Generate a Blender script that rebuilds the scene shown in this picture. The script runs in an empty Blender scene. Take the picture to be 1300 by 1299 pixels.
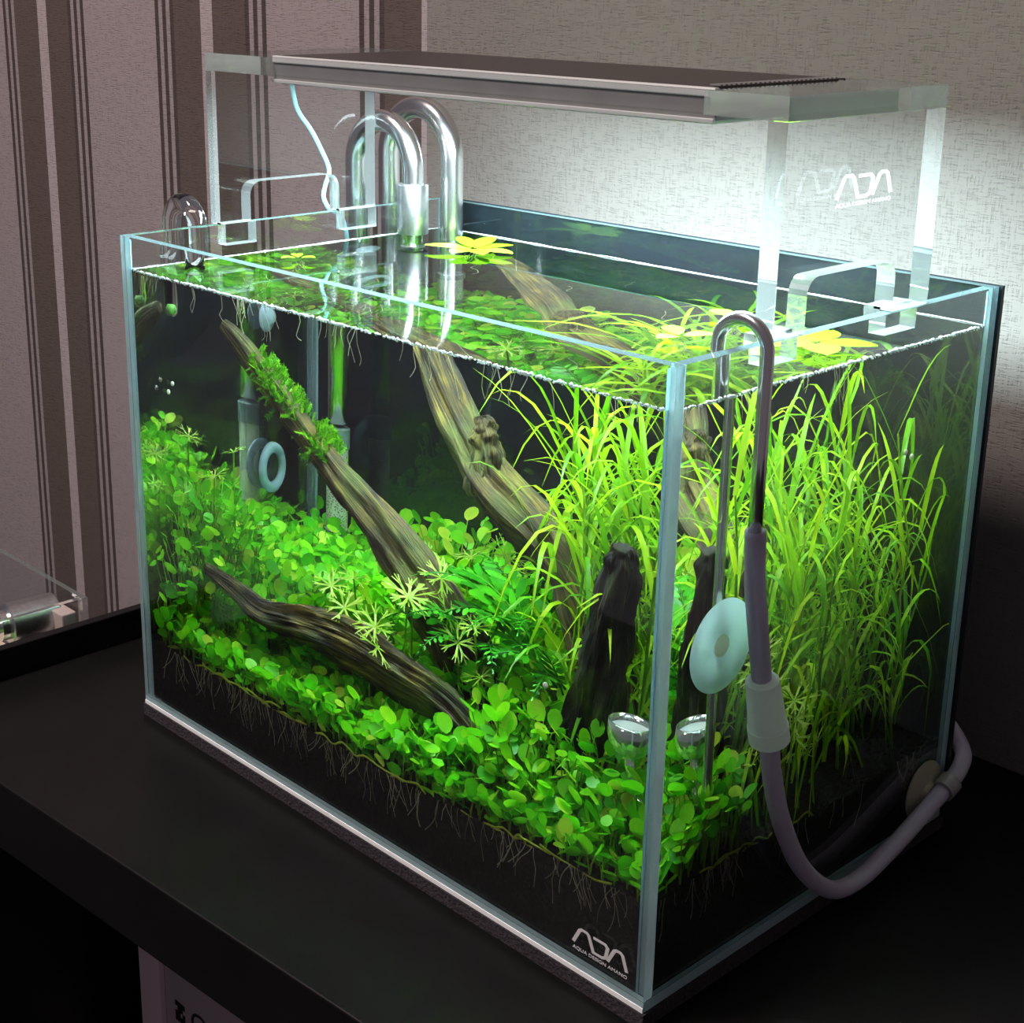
import bpy, bmesh, math, random
from mathutils import Vector, Matrix, noise

sc = bpy.context.scene
COL = sc.collection
PI = math.pi

# ------------------------------------------------------------------ camera
cam = bpy.data.cameras.new('camera')
cam_o = bpy.data.objects.new('camera', cam)
COL.objects.link(cam_o)
sc.camera = cam_o
_yaw, _pit, _rol = 0.8142, 0.2963, 0.0109
_f = Vector((-math.sin(_yaw)*math.cos(_pit), math.cos(_yaw)*math.cos(_pit), -math.sin(_pit)))
_r = Vector((math.cos(_yaw), math.sin(_yaw), 0))
_u = _r.cross(_f)
_r2 = math.cos(_rol)*_r + math.sin(_rol)*_u
_u2 = -math.sin(_rol)*_r + math.cos(_rol)*_u
_m = Matrix((_r2, _u2, -_f)).transposed().to_4x4()
_m.translation = Vector((0.6802, -0.4004, 0.387))
cam_o.matrix_world = _m
cam.sensor_width = 36
cam.lens = 1945.825*36/1300
cam.shift_x = 58.12/1300
cam.shift_y = -86.5/1300
cam.clip_start = 0.01

# ------------------------------------------------------------------ world, room fill light, exposure
world = bpy.data.worlds.new('world')
sc.world = world
world.use_nodes = True
world.node_tree.nodes['Background'].inputs[0].default_value = (0.105, 0.088, 0.100, 1)
world.node_tree.nodes['Background'].inputs[1].default_value = 1.0
_cl = bpy.data.lights.new('room_fill_light', 'AREA')  # added fill light that lifts the room; no ceiling lamp is modelled
_cl.shape = 'DISK'
_cl.size = 0.5
_cl.energy = 52
_cl.color = (1.0, 0.82, 0.77)
_clo = bpy.data.objects.new('room_fill_light', _cl)
COL.objects.link(_clo)
_clo.location = (-0.25, -0.85, 1.75)
LED_ENERGY = 7.8
vs = sc.view_settings
vs.view_transform = 'Standard'
vs.look = 'None'
vs.exposure = 0.0
vs.gamma = 1.0
vs.use_curve_mapping = False
sc.cycles.sample_clamp_indirect = 12.0
sc.cycles.max_bounces = 14
sc.cycles.transmission_bounces = 14

# ------------------------------------------------------------------ helpers
rnd = random.Random(7)


class MB:
    def __init__(self):
        self.v = []
        self.f = []
        self.m = []

    def add(self, vs_, fs_, mi=0):
        o = len(self.v)
        self.v.extend(vs_)
        for q in fs_:
            self.f.append(tuple(o+i for i in q))
            self.m.append(mi)

    def box(self, x0, x1, y0, y1, z0, z1, mi=0, fm=None):
        """fm: material index per face in the order -x +x -y +y -z +z"""
        v = [(x, y, z) for x in (x0, x1) for y in (y0, y1) for z in (z0, z1)]
        fs = [(0, 1, 3, 2), (4, 6, 7, 5), (0, 4, 5, 1), (2, 3, 7, 6), (0, 2, 6, 4), (1, 5, 7, 3)]
        o = len(self.v)
        self.v.extend(v)
        for k, q in enumerate(fs):
            self.f.append(tuple(o+i for i in q))
            self.m.append(fm[k] if fm else mi)

    def tube(self, pts, rad, n=12, cap=True, mi=0, fun=None):
        pts = [Vector(p) for p in pts]
        if not hasattr(rad, '__len__'):
            rad = [rad]*len(pts)
        o = len(self.v)
        up = None
        for i, p in enumerate(pts):
            t = (pts[min(i+1, len(pts)-1)] - pts[max(i-1, 0)]).normalized()
            if up is None:
                a = Vector((0, 0, 1)) if abs(t.z) < 0.9 else Vector((1, 0, 0))
                up = (a - t*a.dot(t)).normalized()
            else:
                up = (up - t*up.dot(t)).normalized()
            s = t.cross(up)
            for k in range(n):
                a = 2*PI*k/n
                d = up*math.cos(a) + s*math.sin(a)
                r = rad[i]
                if fun:
                    r *= fun(i/(len(pts)-1), a, p)
                self.v.append(tuple(p + d*r))
        for i in range(len(pts)-1):
            for k in range(n):
                a, b = o+i*n+k, o+i*n+(k+1) % n
                self.f.append((a, b, b+n, a+n))
                self.m.append(mi)
        if cap:
            self.f.append(tuple(o+k for k in reversed(range(n))))
            self.m.append(mi)
            e = o+(len(pts)-1)*n
            self.f.append(tuple(e+k for k in range(n)))
            self.m.append(mi)

    def lathe(self, prof, origin, axis, n=24, mi=0, closed=False):
        """prof: list of (radius, height along axis)"""
        ax = Vector(axis).normalized()
        a = Vector((0, 0, 1)) if abs(ax.z) < 0.9 else Vector((1, 0, 0))
        u = (a - ax*a.dot(ax)).normalized()
        w = ax.cross(u)
        o = len(self.v)
        og = Vector(origin)
        for r, h in prof:
            for k in range(n):
                t = 2*PI*k/n
                self.v.append(tuple(og + ax*h + (u*math.cos(t)+w*math.sin(t))*r))
        m = len(prof)
        for i in range(m if closed else m-1):
            j = (i+1) % m
            for k in range(n):
                k2 = (k+1) % n
                self.f.append((o+i*n+k, o+i*n+k2, o+j*n+k2, o+j*n+k))
                self.m.append(mi)
        if not closed:
            if prof[0][0] > 1e-6:
                self.f.append(tuple(o+k for k in reversed(range(n))))
                self.m.append(mi)
            if prof[-1][0] > 1e-6:
                e = o+(m-1)*n
                self.f.append(tuple(e+k for k in range(n)))
                self.m.append(mi)

    def build(self, name, mats, parent=None, smooth=True, fix=True, bevel=0.0):
        me = bpy.data.meshes.new(name)
        me.from_pydata(self.v, [], self.f)
        if not isinstance(mats, (list, tuple)):
            mats = [mats]
        for m in mats:
            me.materials.append(m)
        if len(mats) > 1:
            me.polygons.foreach_set('material_index', self.m)
        if fix:
            bm = bmesh.new()
            bm.from_mesh(me)
            bmesh.ops.recalc_face_normals(bm, faces=bm.faces)
            bm.to_mesh(me)
            bm.free()
        if smooth:
            me.polygons.foreach_set('use_smooth', [True]*len(me.polygons))
            if smooth == 'auto':
                me.set_sharp_from_angle(angle=math.radians(35))
        o = bpy.data.objects.new(name, me)
        COL.objects.link(o)
        if parent is not None:
            o.parent = parent
            o.matrix_parent_inverse = Matrix.Translation(parent.location).inverted()
        if bevel:
            b = o.modifiers.new('bevel', 'BEVEL')
            b.width = bevel
            b.segments = 2
            b.limit_method = 'ANGLE'
        return o


def empty(name, loc, label, cat, group=None):
    o = bpy.data.objects.new(name, None)
    o.location = loc
    o.empty_display_size = 0.01
    COL.objects.link(o)
    return tag(o, label, cat, group)


def tag(o, label=None, cat=None, group=None, kind=None):
    if label:
        o['label'] = label
    if cat:
        o['category'] = cat
    if group:
        o['group'] = group
    if kind:
        o['kind'] = kind
    return o


def catmull(P, n):
    P = [Vector(p) for p in P]
    Q = [P[0]*2-P[1]] + P + [P[-1]*2-P[-2]]
    out = []
    for i in range(1, len(Q)-2):
        for k in range(n):
            t = k/n
            a, b, c, d = Q[i-1], Q[i], Q[i+1], Q[i+2]
            out.append(0.5*((2*b)+(c-a)*t+(2*a-5*b+4*c-d)*t*t+(3*b-a-3*c+d)*t*t*t))
    out.append(P[-1])
    return out


def lerp_list(L, n):
    out = []
    for i in range(n):
        t = i/(n-1)*(len(L)-1)
        k = min(int(t), len(L)-2)
        out.append(L[k]+(L[k+1]-L[k])*(t-k))
    return out


# ------------------------------------------------------------------ materials
class NT:
    def __init__(self, name):
        self.m = bpy.data.materials.new(name)
        self.m.use_nodes = True
        self.t = self.m.node_tree
        self.t.nodes.clear()
        self.out = self.n('ShaderNodeOutputMaterial')

    def n(self, typ, **kw):
        x = self.t.nodes.new(typ)
        for k, v in kw.items():
            setattr(x, k, v)
        return x

    def l(self, a, b):
        self.t.links.new(a, b)

    def val(self, node, **kw):
        for k, v in kw.items():
            node.inputs[k.replace('_', ' ')].default_value = v
        return node

    def math(self, op, a, b=None, c=None):
        x = self.n('ShaderNodeMath', operation=op)
        for i, s in enumerate((a, b, c)):
            if s is None:
                continue
            if isinstance(s, (int, float)):
                x.inputs[i].default_value = s
            else:
                self.l(s, x.inputs[i])
        return x.outputs[0]

    def ramp(self, fac, stops, interp='LINEAR'):
        x = self.n('ShaderNodeValToRGB')
        x.color_ramp.interpolation = interp
        e = x.color_ramp.elements
        e.remove(e[1])
        e[0].position = stops[0][0]
        e[0].color = (*stops[0][1], 1)
        for (p, c) in stops[1:]:
            el = e.new(p)
            el.color = (*c, 1)
        self.l(fac, x.inputs[0])
        return x.outputs[0]

    def noise(self, scale, detail=4, vec=None, rough=0.5):
        x = self.n('ShaderNodeTexNoise')
        x.inputs['Scale'].default_value = scale
        x.inputs['Detail'].default_value = detail
        x.inputs['Roughness'].default_value = rough
        if vec is not None:
            self.l(vec, x.inputs['Vector'])
        return x.outputs[0]

    def obj_coord(self, scale=(1, 1, 1)):
        c = self.n('ShaderNodeTexCoord')
        mp = self.n('ShaderNodeMapping')
        mp.inputs['Scale'].default_value = scale
        self.l(c.outputs['Object'], mp.inputs[0])
        return mp.outputs[0]

    def bump(self, h, strength, dist):
        b = self.n('ShaderNodeBump')
        b.inputs['Strength'].default_value = strength
        b.inputs['Distance'].default_value = dist
        self.l(h, b.inputs['Height'])
        return b.outputs[0]

    def done(self, sh):
        self.l(sh, self.out.inputs[0])
        return self.m


def pbr(name, col, rough=0.5, metal=0.0, spec=0.5, trans=0.0, ior=1.45, var=0.0, vscale=200, bump=0.0):
    t = NT(name)
    b = t.n('ShaderNodeBsdfPrincipled')
    b.inputs['Base Color'].default_value = (*col, 1)
    b.inputs['Roughness'].default_value = rough
    b.inputs['Metallic'].default_value = metal
    b.inputs['Specular IOR Level'].default_value = spec
    b.inputs['Transmission Weight'].default_value = trans
    b.inputs['IOR'].default_value = ior
    if var or bump:
        nz = t.noise(vscale, 4, t.obj_coord())
        if var:
            c = t.ramp(nz, [(0.3, tuple(x*(1-var) for x in col)), (0.7, tuple(min(1, x*(1+var)) for x in col))])
            t.l(c, b.inputs['Base Color'])
        if bump:
            t.l(t.bump(nz, bump, 0.001), b.inputs['Normal'])
    return t.done(b.outputs[0])


def glass(name, col=(1, 1, 1), ior=1.5, rough=0.0):
    t = NT(name)
    g = t.n('ShaderNodeBsdfGlass')
    g.inputs['Color'].default_value = (*col, 1)
    g.inputs['IOR'].default_value = ior
    g.inputs['Roughness'].default_value = rough
    return t.done(g.outputs[0])


def clear_sheet(name, tint=(0.97, 0.98, 0.98), ior=1.49):
    """thin polished clear plastic: passes light straight on, mirrors by Fresnel"""
    t = NT(name)
    a = t.n('ShaderNodeBsdfTransparent')
    a.inputs[0].default_value = (*tint, 1)
    g = t.n('ShaderNodeBsdfGlossy')
    g.inputs['Roughness'].default_value = 0.02
    lw = t.n('ShaderNodeLayerWeight')
    k = t.math('MULTIPLY_ADD', t.math('POWER', lw.outputs['Facing'], 5.0), 0.95, 0.04)
    mx = t.n('ShaderNodeMixShader')
    t.l(k, mx.inputs[0])
    t.l(a.outputs[0], mx.inputs[1])
    t.l(g.outputs[0], mx.inputs[2])
    return t.done(mx.outputs[0])


def edge_mat(name, col, dif=0.5, glas=0.35, ior=1.5, gcol=(0.75, 0.93, 0.97), grough=0.06):
    """cut glass edge: scatters light that travels inside the pane"""
    t = NT(name)
    d = t.n('ShaderNodeBsdfDiffuse')
    d.inputs[0].default_value = (*col, 1)
    tr = t.n('ShaderNodeBsdfTranslucent')
    tr.inputs[0].default_value = (*col, 1)
    m1 = t.n('ShaderNodeMixShader')
    m1.inputs[0].default_value = 1-dif
    t.l(d.outputs[0], m1.inputs[1])
    t.l(tr.outputs[0], m1.inputs[2])
    g = t.n('ShaderNodeBsdfGlass')
    g.inputs['Color'].default_value = (*gcol, 1)
    g.inputs['Roughness'].default_value = grough
    g.inputs['IOR'].default_value = ior
    m2 = t.n('ShaderNodeMixShader')
    m2.inputs[0].default_value = glas
    t.l(m1.outputs[0], m2.inputs[1])
    t.l(g.outputs[0], m2.inputs[2])
    return t.done(m2.outputs[0])


def milky(name, col, rough=0.3, tr=0.6):
    t = NT(name)
    b = t.n('ShaderNodeBsdfPrincipled')
    b.inputs['Base Color'].default_value = (*col, 1)
    b.inputs['Roughness'].default_value = rough
    tl = t.n('ShaderNodeBsdfTranslucent')
    tl.inputs[0].default_value = (*col, 1)
    mx = t.n('ShaderNodeMixShader')
    mx.inputs[0].default_value = tr
    t.l(b.outputs[0], mx.inputs[1])
    t.l(tl.outputs[0], mx.inputs[2])
    return t.done(mx.outputs[0])


def leaf_mat(name, dark, mid, light, pale=None, tr=0.4, gloss=0.35):
    t = NT(name)
    oi = t.n('ShaderNodeObjectInfo')
    ge = t.n('ShaderNodeNewGeometry')
    r = t.math('FRACT', t.math('ADD', oi.outputs['Random'], ge.outputs['Random Per Island']))
    nz = t.noise(120, 2, t.obj_coord())
    r = t.math('ADD', r, t.math('MULTIPLY', t.math('SUBTRACT', nz, 0.5), 0.25))
    st = [(0.05, dark), (0.5, mid), (0.9, light)]
    if pale:
        st = [(0.05, dark), (0.5, mid), (0.88, light), (0.97, pale)]
    c = t.ramp(r, st)
    b = t.n('ShaderNodeBsdfPrincipled')
    b.inputs['Roughness'].default_value = gloss
    b.inputs['Specular IOR Level'].default_value = 0.25
    t.l(c, b.inputs['Base Color'])
    tl = t.n('ShaderNodeBsdfTranslucent')
    t.l(c, tl.inputs[0])
    mx = t.n('ShaderNodeMixShader')
    mx.inputs[0].default_value = tr
    t.l(b.outputs[0], mx.inputs[1])
    t.l(tl.outputs[0], mx.inputs[2])
    return t.done(mx.outputs[0])


M_pane = glass('pane_glass', (0.975, 0.992, 0.994), 1.5)
M_edge = edge_mat('pane_cut_edge', (0.66, 0.93, 0.98), 0.5, 0.22)
M_edge_top = edge_mat('pane_polished_top_edge', (0.55, 0.88, 0.94), 0.5, 0.8)
M_water = glass('tank_water', (1, 1, 1), 1.333)
M_silicone = edge_mat('clear_silicone', (0.55, 0.82, 0.90), 0.6, 0.25, 1.41)
M_film = pbr('background_film', (0.0035, 0.0100, 0.0170), 0.45, var=0.3, vscale=60)
M_blackedge = pbr('film_edge', (0.008, 0.009, 0.012), 0.5)
M_acry = clear_sheet('acrylic_sheet')
M_acry_edge = edge_mat('acrylic_polished_edge', (0.85, 0.95, 0.96), 0.5, 0.82, 1.49, (0.97, 0.985, 0.985), 0.0)
M_alu = pbr('brushed_aluminium', (0.26, 0.27, 0.27), 0.45, 0.35, var=0.1, vscale=40)
M_pale_strip = pbr('pale_aluminium_strip', (0.62, 0.66, 0.66), 0.35, 0.3)
M_heat = pbr('anodised_dark_top', (0.045, 0.038, 0.038), 0.45, 0.3)
M_led = pbr('led_carrier', (0.7, 0.7, 0.7), 0.4)
M_steel = pbr('polished_steel', (0.80, 0.81, 0.82), 0.2, 1.0)
M_steel_br = pbr('satin_steel', (0.62, 0.66, 0.68), 0.28, 1.0, var=0.12, vscale=300)
M_white = milky('white_print', (0.9, 0.92, 0.93), 0.5, 0.5)
M_hose = milky('grey_hose', (0.60, 0.56, 0.68), 0.42, 0.3)
M_clearplastic = glass('clear_plastic', (0.93, 0.98, 0.96), 1.45, 0.12)
M_frost = milky('frosted_cup', (0.80, 0.97, 0.97), 0.45, 0.75)
M_frost_c = milky('frosted_cup_hub', (0.98, 0.98, 0.86), 0.4, 0.6)
M_pvc = pbr('grey_green_plastic', (0.10, 0.15, 0.14), 0.4)
M_ceramic = pbr('white_ceramic', (0.82, 0.92, 0.90), 0.7)
M_glass_thin = glass('blown_glass', (0.97, 0.99, 0.99), 1.47)
M_glass_wet = glass('blown_glass_under_water', (0.90, 0.97, 0.95), 1.14)
M_cable = edge_mat('clear_cable', (0.45, 0.75, 0.80), 0.6, 0.3, 1.45)
M_foam = pbr('foam_mat', (0.030, 0.025, 0.032), 0.95, var=0.5, vscale=700, bump=1.0)
M_desk = pbr('black_desk', (0.0040, 0.0038, 0.0042), 0.40, spec=0.27, var=0.2, vscale=30)
M_desk_edge = pbr('desk_edge_band', (0.010, 0.0075, 0.0075), 0.5)
M_card = pbr('mauve_cardboard', (0.80, 0.62, 0.70), 0.8)
M_card2 = pbr('grey_cardboard', (0.42, 0.36, 0.39), 0.8)
M_ink = pbr('black_ink', (0.01, 0.01, 0.012), 0.7)
M_floor = pbr('dark_floor', (0.010, 0.009, 0.011), 0.6, var=0.2, vscale=5)
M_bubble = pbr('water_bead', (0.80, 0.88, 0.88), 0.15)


def mk_strainer():
    t = NT('perforated_steel')
    v = t.n('ShaderNodeTexVoronoi')
    v.inputs['Scale'].default_value = 900
    t.l(t.obj_coord(), v.inputs['Vector'])
    c = t.ramp(v.outputs['Distance'], [(0.25, (0.05, 0.07, 0.05)), (0.45, (0.50, 0.56, 0.47))])
    b = t.n('ShaderNodeBsdfPrincipled')
    b.inputs['Roughness'].default_value = 0.5
    b.inputs['Metallic'].default_value = 0.2
    t.l(c, b.inputs['Base Color'])
    return t.done(b.outputs[0])


def mk_soil():
    t = NT('dark_aqua_soil')
    co = t.obj_coord()
    nz = t.noise(420, 3, co)
    c = t.ramp(nz, [(0.35, (0.003, 0.003, 0.003)), (0.62, (0.012, 0.010, 0.008)), (0.8, (0.026, 0.017, 0.012))])
    b = t.n('ShaderNodeBsdfPrincipled')
    b.inputs['Roughness'].default_value = 0.9
    t.l(c, b.inputs['Base Color'])
    t.l(t.bump(nz, 0.8, 0.002), b.inputs['Normal'])
    return t.done(b.outputs[0])


def mk_wood(name='driftwood_bark', light=(0.165, 0.125, 0.016), dark=(0.005, 0.004, 0.002)):
    t = NT(name)
    co = t.n('ShaderNodeTexCoord')
    at = t.n('ShaderNodeAttribute', attribute_name='grain')
    mp = t.n('ShaderNodeMapping')
    mp.inputs['Scale'].default_value = (26, 26, 1)
    t.l(at.outputs['Vector'], mp.inputs[0])
    fib = t.noise(1.0, 6, mp.outputs[0], 0.65)
    blotch = t.noise(70, 3, co.outputs['Object'])
    k = t.math('ADD', t.math('MULTIPLY', fib, 0.75), t.math('MULTIPLY', blotch, 0.25))
    c = t.ramp(k, [(0.42, dark), (0.50, tuple(x*0.35 for x in light)), (0.58, light), (0.70, (0.40, 0.33, 0.07))])
    # green algae veil in patches
    al = t.ramp(t.noise(32, 2, co.outputs['Object']), [(0.5, (0, 0, 0)), (0.66, (1, 1, 1))])
    mc = t.n('ShaderNodeMix', data_type='RGBA')
    t.l(t.math('MULTIPLY', al, 0.45), mc.inputs['Factor'])
    t.l(c, mc.inputs['A'])
    mc.inputs['B'].default_value = (0.10, 0.16, 0.02, 1)
    b = t.n('ShaderNodeBsdfPrincipled')
    b.inputs['Roughness'].default_value = 0.8
    t.l(mc.outputs['Result'], b.inputs['Base Color'])
    t.l(t.bump(k, 1.0, 0.004), b.inputs['Normal'])
    return t.done(b.outputs[0])


STRIPES = [-0.7021, -0.6774, -0.6371, -0.6226, -0.5817, -0.5532, -0.4421, -0.4129, -0.3725, -0.3584, -0.3153, -0.2901, -0.179, -0.1536, -0.113, -0.105]
KINDS = 'TDLDTWTDLDTWTDL'


def mk_wall():
    t = NT('striped_and_plain_wallpaper')
    co = t.n('ShaderNodeTexCoord')
    sp = t.n('ShaderNodeSeparateXYZ')
    t.l(co.outputs['Object'], sp.inputs[0])
    x = sp.outputs[0]
    X0, X1 = -1.5, -0.105
    pal = {'D': (0.10, 0.080, 0.074), 'L': (0.36, 0.325, 0.335), 'W': (0.285, 0.255, 0.262), 'a': (0.065, 0.052, 0.050), 'b': (0.27, 0.245, 0.25)}
    segs = []

    def put(x0, x1, k):
        if k == 'T':
            w = (x1-x0)/5
            for q in range(5):
                segs.append((x0+q*w, pal['a'] if q % 2 == 0 else pal['b']))
        else:
            segs.append((x0, pal[k]))
    put(-1.5, STRIPES[0], 'W')
    for i, k in enumerate(KINDS):
        put(STRIPES[i], STRIPES[i+1], k)
    # ramps hold at most 32 stops each: chain two
    fac = t.math('DIVIDE', t.math('SUBTRACT', x, X0), X1-X0)
    half = [s for s in segs if s[0] < -0.45]
    rest = [s for s in segs if s[0] >= -0.45]

    def mk(ss):
        return t.ramp(fac, [(max(0, min(1, (a-X0)/(X1-X0))), c) for a, c in ss], 'CONSTANT')
    c1, c2 = mk(half), mk([(-1.5, pal['W'])]+rest)
    mx = t.n('ShaderNodeMix', data_type='RGBA')
    t.l(t.math('GREATER_THAN', x, rest[0][0]), mx.inputs['Factor'])
    t.l(c1, mx.inputs['A'])
    t.l(c2, mx.inputs['B'])
    mx2 = t.n('ShaderNodeMix', data_type='RGBA')
    plain = t.math('GREATER_THAN', x, X1)
    t.l(plain, mx2.inputs['Factor'])
    t.l(mx.outputs['Result'], mx2.inputs['A'])
    mx2.inputs['B'].default_value = (0.215, 0.208, 0.195, 1)
    # woven relief: vertical and horizontal threads
    tv = t.noise(1, 2, t.obj_coord((1150, 1, 130)))
    th = t.noise(1, 2, t.obj_coord((150, 1, 1150)))
    weave = t.math('ADD', tv, th)
    wv = t.ramp(weave, [(0.30, (0, 0, 0)), (1.0, (1, 1, 1))])
    # weave colour slightly darker in the gaps
    c3 = t.n('ShaderNodeMix', data_type='RGBA', blend_type='MULTIPLY')
    c3.inputs['Factor'].default_value = 1.0
    t.l(mx2.outputs['Result'], c3.inputs['A'])
    t.l(t.ramp(weave, [(0.80, (0.87, 0.86, 0.86)), (1.08, (1, 1, 1))]), c3.inputs['B'])
    b = t.n('ShaderNodeBsdfPrincipled')
    b.inputs['Roughness'].default_value = 0.75
    b.inputs['Specular IOR Level'].default_value = 0.2
    t.l(c3.outputs['Result'], b.inputs['Base Color'])
    t.l(t.bump(wv, 0.55, 0.0012), b.inputs['Normal'])
    return t.done(b.outputs[0])


M_strain = mk_strainer()
M_soil = mk_soil()
M_wood = mk_wood()
M_wood_dark = mk_wood('waterlogged_dark_wood', (0.016, 0.012, 0.007), (0.003, 0.0025, 0.002))
M_wall = mk_wall()
M_leaf = leaf_mat('round_leaf_green', (0.055, 0.40, 0.004), (0.16, 0.63, 0.008), (0.32, 0.76, 0.014), (0.66, 0.80, 0.08), tr=0.5)
M_stem = leaf_mat('stem_green', (0.10, 0.30, 0.01), (0.22, 0.45, 0.02), (0.35, 0.55, 0.04))
M_grass = leaf_mat('grass_leaf_green', (0.08, 0.30, 0.004), (0.24, 0.52, 0.006), (0.46, 0.70, 0.012))
M_feather = leaf_mat('feather_leaf_yellow_green', (0.28, 0.52, 0.03), (0.45, 0.68, 0.07), (0.66, 0.80, 0.20))
M_fern = leaf_mat('fern_green', (0.012, 0.15, 0.004), (0.03, 0.28, 0.008), (0.07, 0.42, 0.012))
M_moss = leaf_mat('moss_green', (0.03, 0.17, 0.003), (0.09, 0.36, 0.006), (0.24, 0.55, 0.01))
M_float = leaf_mat('floating_leaf_green', (0.13, 0.33, 0.008), (0.19, 0.42, 0.012), (0.26, 0.50, 0.025), tr=0.3)
M_root = leaf_mat('pale_root', (0.28, 0.27, 0.16), (0.48, 0.46, 0.32), (0.62, 0.60, 0.45), tr=0.2)
M_runner = leaf_mat('runner_yellow_green', (0.30, 0.42, 0.02), (0.42, 0.52, 0.04), (0.52, 0.62, 0.08), tr=0.25)

# ------------------------------------------------------------------ the setting
WALL_Y = 0.301
TABLE_Z = -0.007
b = MB()
b.box(-1.5, 1.6, WALL_Y, WALL_Y+0.08, -0.75, 1.9)
o = b.build('wall_back', M_wall, smooth=False)
tag(o, 'wallpapered wall with brown stripes meeting a plain woven paper', kind='structure')
b = MB()
b.box(-1.5, 1.6, -1.6, WALL_Y, -0.80, -0.75)
tag(b.build('floor', M_floor, smooth=False), 'dark floor below the desk', kind='structure')

# desk: slab with a very slightly slanted front edge, raised side rail, side panel
desk = empty('desk', (0.3, 0.1, -0.75), 'black wooden desk carrying the planted aquarium', 'desk')
b = MB()
y_at = lambda x: -0.0960+0.063*(x-0.015)
xa, xb = -0.0915, 1.05
zt, zb = TABLE_Z, -0.047
b.add([(xa, y_at(xa), zb), (xb, y_at(xb), zb), (xb, WALL_Y-0.001, zb), (xa, WALL_Y-0.001, zb),
       (xa, y_at(xa), zt), (xb, y_at(xb), zt), (xb, WALL_Y-0.001, zt), (xa, WALL_Y-0.001, zt)],
      [(0, 3, 2, 1), (4, 5, 6, 7), (0, 1, 5, 4), (1, 2, 6, 5), (2, 3, 7, 6), (3, 0, 4, 7)])
b.build('desk_top', M_desk, desk, smooth=False, bevel=0.0008)
b = MB()
b.box(-0.0990, -0.092, -0.105, WALL_Y-0.001, -0.748, 0.012)
b.build('side_panel', M_desk, desk, smooth=False, bevel=0.0008)
b = MB()
b.box(1.0, 1.03, 0.0, WALL_Y-0.001, -0.748, -0.0475)
b.build('side_panel', M_desk, desk, smooth=False)
b = MB()
b.box(-0.0915, 1.0, 0.27, 0.29, -0.748, -0.0475)
b.build('back_panel', M_desk, desk, smooth=False)
b = MB()
b.box(-0.0915, 0.9995, 0.0, 0.2695, -0.36, -0.34)
b.build('inner_shelf', M_desk, desk, smooth=False)

# carton standing on the shelf under the desk
ct = empty('cardboard_carton', (0.07, 0.10, -0.34), 'mauve cardboard carton with black print under the desk', 'box')
b = MB()
b.box(-0.053, 0.20, 0.021, 0.19, -0.34, -0.15)
b.build('carton_body', M_card2, ct, smooth=False, bevel=0.001)
b = MB()
b.box(-0.0555, -0.0320, 0.0175, 0.0208, -0.34, -0.15)
b.build('folded_flap', M_card, ct, smooth=False)


def text_mesh(name, body, size, M, mat, parent, squash=1.0, space=1.0, ext=0.0):
    cu = bpy.data.curves.new(name, 'FONT')
    cu.body = body
    cu.size = size
    cu.extrude = ext
    cu.align_x = 'LEFT'
    cu.space_character = space
    cu.resolution_u = 3
    t = bpy.data.objects.new(name, cu)
    COL.objects.link(t)
    dg = bpy.context.evaluated_depsgraph_get()
    me = bpy.data.meshes.new_from_object(t.evaluated_get(dg))
    bpy.data.objects.remove(t)
    me.transform(Matrix.Diagonal((squash, 1, 1, 1)))
    return me


def put_text(name, body, size, width, M, mat, parent):
    me = text_mesh(name, body, size, M, mat, parent, ext=0.00006)
    xs = [v.co.x for v in me.vertices]
    k = width/(max(xs)-min(xs)) if width else 1.0
    me.transform(Matrix.Diagonal((k, 1, 1, 1)) @ Matrix.Translation((-min(xs), 0, 0)))
    me.transform(M)
    me.name = name
    me.materials.clear()
    me.materials.append(mat)
    ob = bpy.data.objects.new(name, me)
    COL.objects.link(ob)
    ob.parent = parent
    ob.matrix_parent_inverse = Matrix.Translation(parent.location).inverted()
    return ob


def frame(origin, ex, ey):
    ex, ey = Vector(ex), Vector(ey)
    m = Matrix((ex, ey, ex.cross(ey))).transposed().to_4x4()
    m.translation = Vector(origin)
    return m


put_text('printed_letters', 'CRI', 0.022, 0.036, frame((-0.0035, 0.0208, -0.2275), (1, 0, 0), (0, 0, 1)), M_ink, ct)
b = MB()
for q in range(4):
    for w in range(4):
        if (q*3+w*5+q*w) % 3 != 1:
            b.box(-0.0205+q*0.0026, -0.0181+q*0.0026, 0.0205, 0.0211, -0.2290+w*0.0035, -0.2258+w*0.0035)
b.build('printed_mark', M_ink, ct, smooth=False)

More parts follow.
